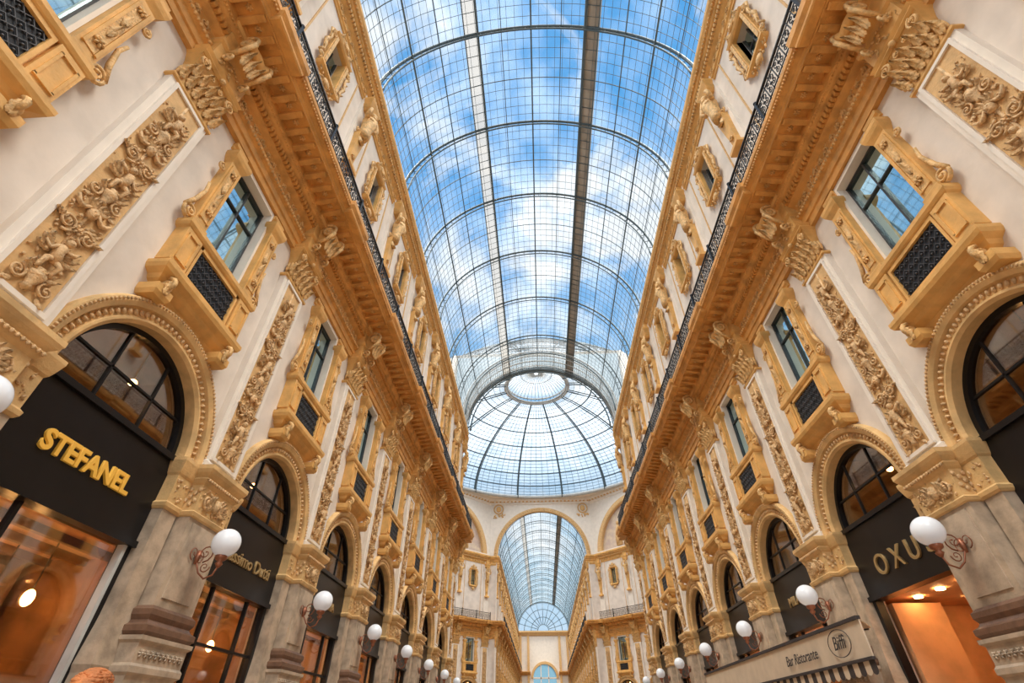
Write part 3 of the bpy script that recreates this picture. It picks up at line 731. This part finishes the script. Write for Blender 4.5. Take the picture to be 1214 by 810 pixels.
# ---------------------------------------------------------------- awning (right side)
m=MB(); ya,yb=11.0,22.5; xf=5.65
def quadslab(p,th,mt):
    p=[Vector(q) for q in p]; n=(p[1]-p[0]).cross(p[3]-p[0]).normalized()*th
    m.add([*p,*[q+n for q in p]],[(0,1,2,3),(7,6,5,4),(0,4,5,1),(1,5,6,2),(2,6,7,3),(3,7,4,0)],mt)
quadslab([(xf,ya,2.72),(xf,yb,2.72),(xf,yb,3.38),(xf,ya,3.38)],.03,'awning_cloth')
quadslab([(xf,ya,3.38),(xf,yb,3.38),(6.75,yb,3.46),(6.75,ya+1.6,3.46)],.03,'awning_cloth')
m.box(xf-.04,xf+.05,ya-.01,yb+.01,3.35,3.41,'awning_dark')
m.box(xf-.03,xf+.04,ya-.01,yb+.01,2.69,2.74,'awning_dark')
n=54
for i in range(n):
    y=ya+(i+.5)*(yb-ya)/n; h=(yb-ya)/n/2
    vs=[(xf+.01,y-h,2.70),(xf+.01,y+h,2.70)]+[(xf+.01,y+h*math.cos(a),2.53-.07*math.sin(a)) for a in [pi*q/6 for q in range(7)]]
    m.add(vs,[tuple(range(len(vs)))],'awning_cloth' if i%2 else 'awning_dark')
for y in(ya+1.7,(ya+yb)/2,yb-.1): m.tube([(xf,y,3.34),(6.75,y,3.42)],.02,6,'iron')
aw=put(m.mesh('shop_awning'),'shop_awning')
def text_w(parent,body,size,loc,mat_,it=.25):
    cu=bpy.data.curves.new('awning_lettering','FONT'); cu.body=body; cu.size=size; cu.extrude=.004; cu.shear=it; cu.align_x='CENTER'; cu.align_y='CENTER'
    cu.materials.append(MAT[mat_]); o=bpy.data.objects.new('awning_lettering',cu); S.collection.objects.link(o); o.parent=parent; o.location=loc; o.rotation_euler=(pi/2,0,-pi/2)
text_w(aw,'Biffi',.34,(xf-.05,11.95,3.06),'awning_dark'); text_w(aw,'Bar Ristorante',.30,(xf-.05,13.9,3.0),'awning_dark')
mm=MB(); mm.tube([(xf-.04,11.95+.46*math.cos(2*pi*i/24),3.06+.24*math.sin(2*pi*i/24)) for i in range(25)],.008,4,'awning_dark'); put(mm.mesh('crest'),'crest',parent=aw)

# ---------------------------------------------------------------- pedestrian (only the crown of the head is in frame)
def person(loc,rz,h):
    e=bpy.data.objects.new('pedestrian',None); S.collection.objects.link(e); e.location=loc; e.rotation_euler=(0,0,rz)
    e.scale=(h/1.8,)*3
    V=[(0,0,.95,.15),(0,0,1.12,.14),(0,0,1.32,.17),(0,0,1.46,.12),(0,.01,1.55,.06),
       (.10,0,.88,.10),(.11,.02,.50,.07),(.12,0,.10,.045),(.12,.14,.04,.04),(-.10,0,.88,.10),(-.11,.02,.50,.07),(-.12,0,.10,.045),(-.12,.14,.04,.04),
       (.20,0,1.42,.065),(.25,-.02,1.14,.048),(.26,.06,.88,.033),(-.20,0,1.42,.065),(-.25,-.02,1.14,.048),(-.26,.06,.88,.033)]
    E=[(0,1),(1,2),(2,3),(3,4),(0,5),(5,6),(6,7),(7,8),(0,9),(9,10),(10,11),(11,12),(3,13),(13,14),(14,15),(3,16),(16,17),(17,18)]
    me=bpy.data.meshes.new('body'); me.from_pydata([v[:3] for v in V],E,[]); me.materials.append(MAT['coat'])
    o=put(me,'body',parent=e); md=o.modifiers.new('skin','SKIN')
    for i,v in enumerate(V): me.skin_vertices[0].data[i].radius=(v[3],v[3])
    me.skin_vertices[0].data[0].use_root=True
    ss=o.modifiers.new('sub','SUBSURF'); ss.levels=2; ss.render_levels=2
    hd=MB(); hd.ell((0,.02,1.68),(.078,.098,.125),'skin'); hd.ell((0,.04,1.62),(.06,.08,.07),'skin'); hd.ell((0,.122,1.67),(.014,.02,.026),'skin')
    hd.tube([(0,.01,1.5),(0,.01,1.62)],.055,10,'skin')
    for s in(-1,1): hd.ell((s*.08,.0,1.67),(.012,.022,.035),'skin'); hd.ell((s*.032,.108,1.695),(.014,.01,.009),'plaster_trim'); hd.ell((s*.032,.117,1.695),(.006,.004,.006),'iron')
    hd.ell((0,.11,1.615),(.026,.012,.008),'copper'); put(hd.mesh('head'),'head',parent=e)
    ha=MB(); ha.ell((0,-.01,1.725),(.095,.112,.10),'hair_orange'); ha.ell((0,-.06,1.65),(.088,.07,.13),'hair_orange')
    for i in range(60):
        a=random.uniform(0,2*pi); q=random.uniform(0,1.1); x=.088*math.sin(q)*math.cos(a); y=-.01+.104*math.sin(q)*math.sin(a)
        ha.ell((x,y,1.725+.09*math.cos(q)),(.012,.035,.010),'hair_orange',(0,0,a))
    put(ha.mesh('hair'),'hair',parent=e)
    for s in(-1,1):
        hn=MB(); b=Vector((s*.26,.075,.86)); hn.ell(b+Vector((0,.01,-.05)),(.02,.04,.05),'skin')
        for k in range(4): hn.tube([b+Vector((0,-.018+.018*k,-.08)),b+Vector((-s*.005,-.015+.018*k,-.12)),b+Vector((-s*.02,-.01+.018*k,-.15-.008*(k in(1,2))))],[.009,.008,.006],6,'skin')
        hn.tube([b+Vector((0,.04,-.03)),b+Vector((-s*.01,.065,-.06)),b+Vector((-s*.015,.07,-.09))],[.011,.009,.007],6,'skin'); put(hn.mesh('hand'),'hand',parent=e)
person((-2.75,2.8,0),.3,1.838)

# ---------------------------------------------------------------- sky and light
w=bpy.data.worlds.new('sky'); S.world=w; w.use_nodes=True; nt=w.node_tree;N=nt.nodes;Lk=nt.links
bg=N['Background']; tc=N.new('ShaderNodeTexCoord'); mp=N.new('ShaderNodeMapping'); mp.inputs['Scale'].default_value=(1,1,1.4); mp.inputs['Location'].default_value=(.35,.1,.2)
nz=N.new('ShaderNodeTexNoise'); nz.inputs['Scale'].default_value=3.6; nz.inputs['Detail'].default_value=10; nz.inputs['Roughness'].default_value=.6; nz.inputs['Distortion'].default_value=.4
Lk.new(tc.outputs['Generated'],mp.inputs[0]); Lk.new(mp.outputs[0],nz.inputs['Vector'])
rp=N.new('ShaderNodeValToRGB'); rp.color_ramp.elements[0].position=.48; rp.color_ramp.elements[0].color=(.03,.03,.03,1); rp.color_ramp.elements[1].position=.60; rp.color_ramp.elements[1].color=(1,1,1,1)
Lk.new(nz.outputs['Fac'],rp.inputs[0])
sx=N.new('ShaderNodeSeparateXYZ'); Lk.new(tc.outputs['Generated'],sx.inputs[0])
gr=N.new('ShaderNodeValToRGB'); gr.color_ramp.elements[0].position=.2; gr.color_ramp.elements[0].color=(.55,.78,.94,1); gr.color_ramp.elements[1].position=.78; gr.color_ramp.elements[1].color=(.05,.355,.80,1)
Lk.new(sx.outputs['Z'],gr.inputs[0])
mx=N.new('ShaderNodeMixRGB'); Lk.new(rp.outputs[0],mx.inputs[0]); Lk.new(gr.outputs[0],mx.inputs[1]); mx.inputs[2].default_value=(.93,.96,1,1)
Lk.new(mx.outputs[0],bg.inputs[0]); bg.inputs[1].default_value=1.0
def sun(name,d,e,ang,col):
    l=bpy.data.lights.new(name,'SUN'); l.energy=e; l.angle=math.radians(ang); l.color=col
    o=bpy.data.objects.new(name,l); S.collection.objects.link(o); o.rotation_euler=Vector(d).to_track_quat('-Z','Y').to_euler()
sun('fill_sun_west',(.60,.26,-1),4.3,24,(1,.91,.77)); sun('fill_sun_east',(-.60,.26,-1),4.3,24,(1,.91,.77)); sun('fill_sun_south',(0,1,-.9),2.1,28,(1,.91,.79))  # soft suns added as fill to brighten the walls; no direct sun reaches here

# ---------------------------------------------------------------- camera
cam=bpy.data.cameras.new('camera'); co=bpy.data.objects.new('camera',cam); S.collection.objects.link(co); S.camera=co
cam.sensor_width=36; cam.lens=568/1214*36; cam.clip_end=600
co.location=(-.52,0,1.6); co.rotation_euler=(math.radians(90+39.4),0,math.radians(3.04))
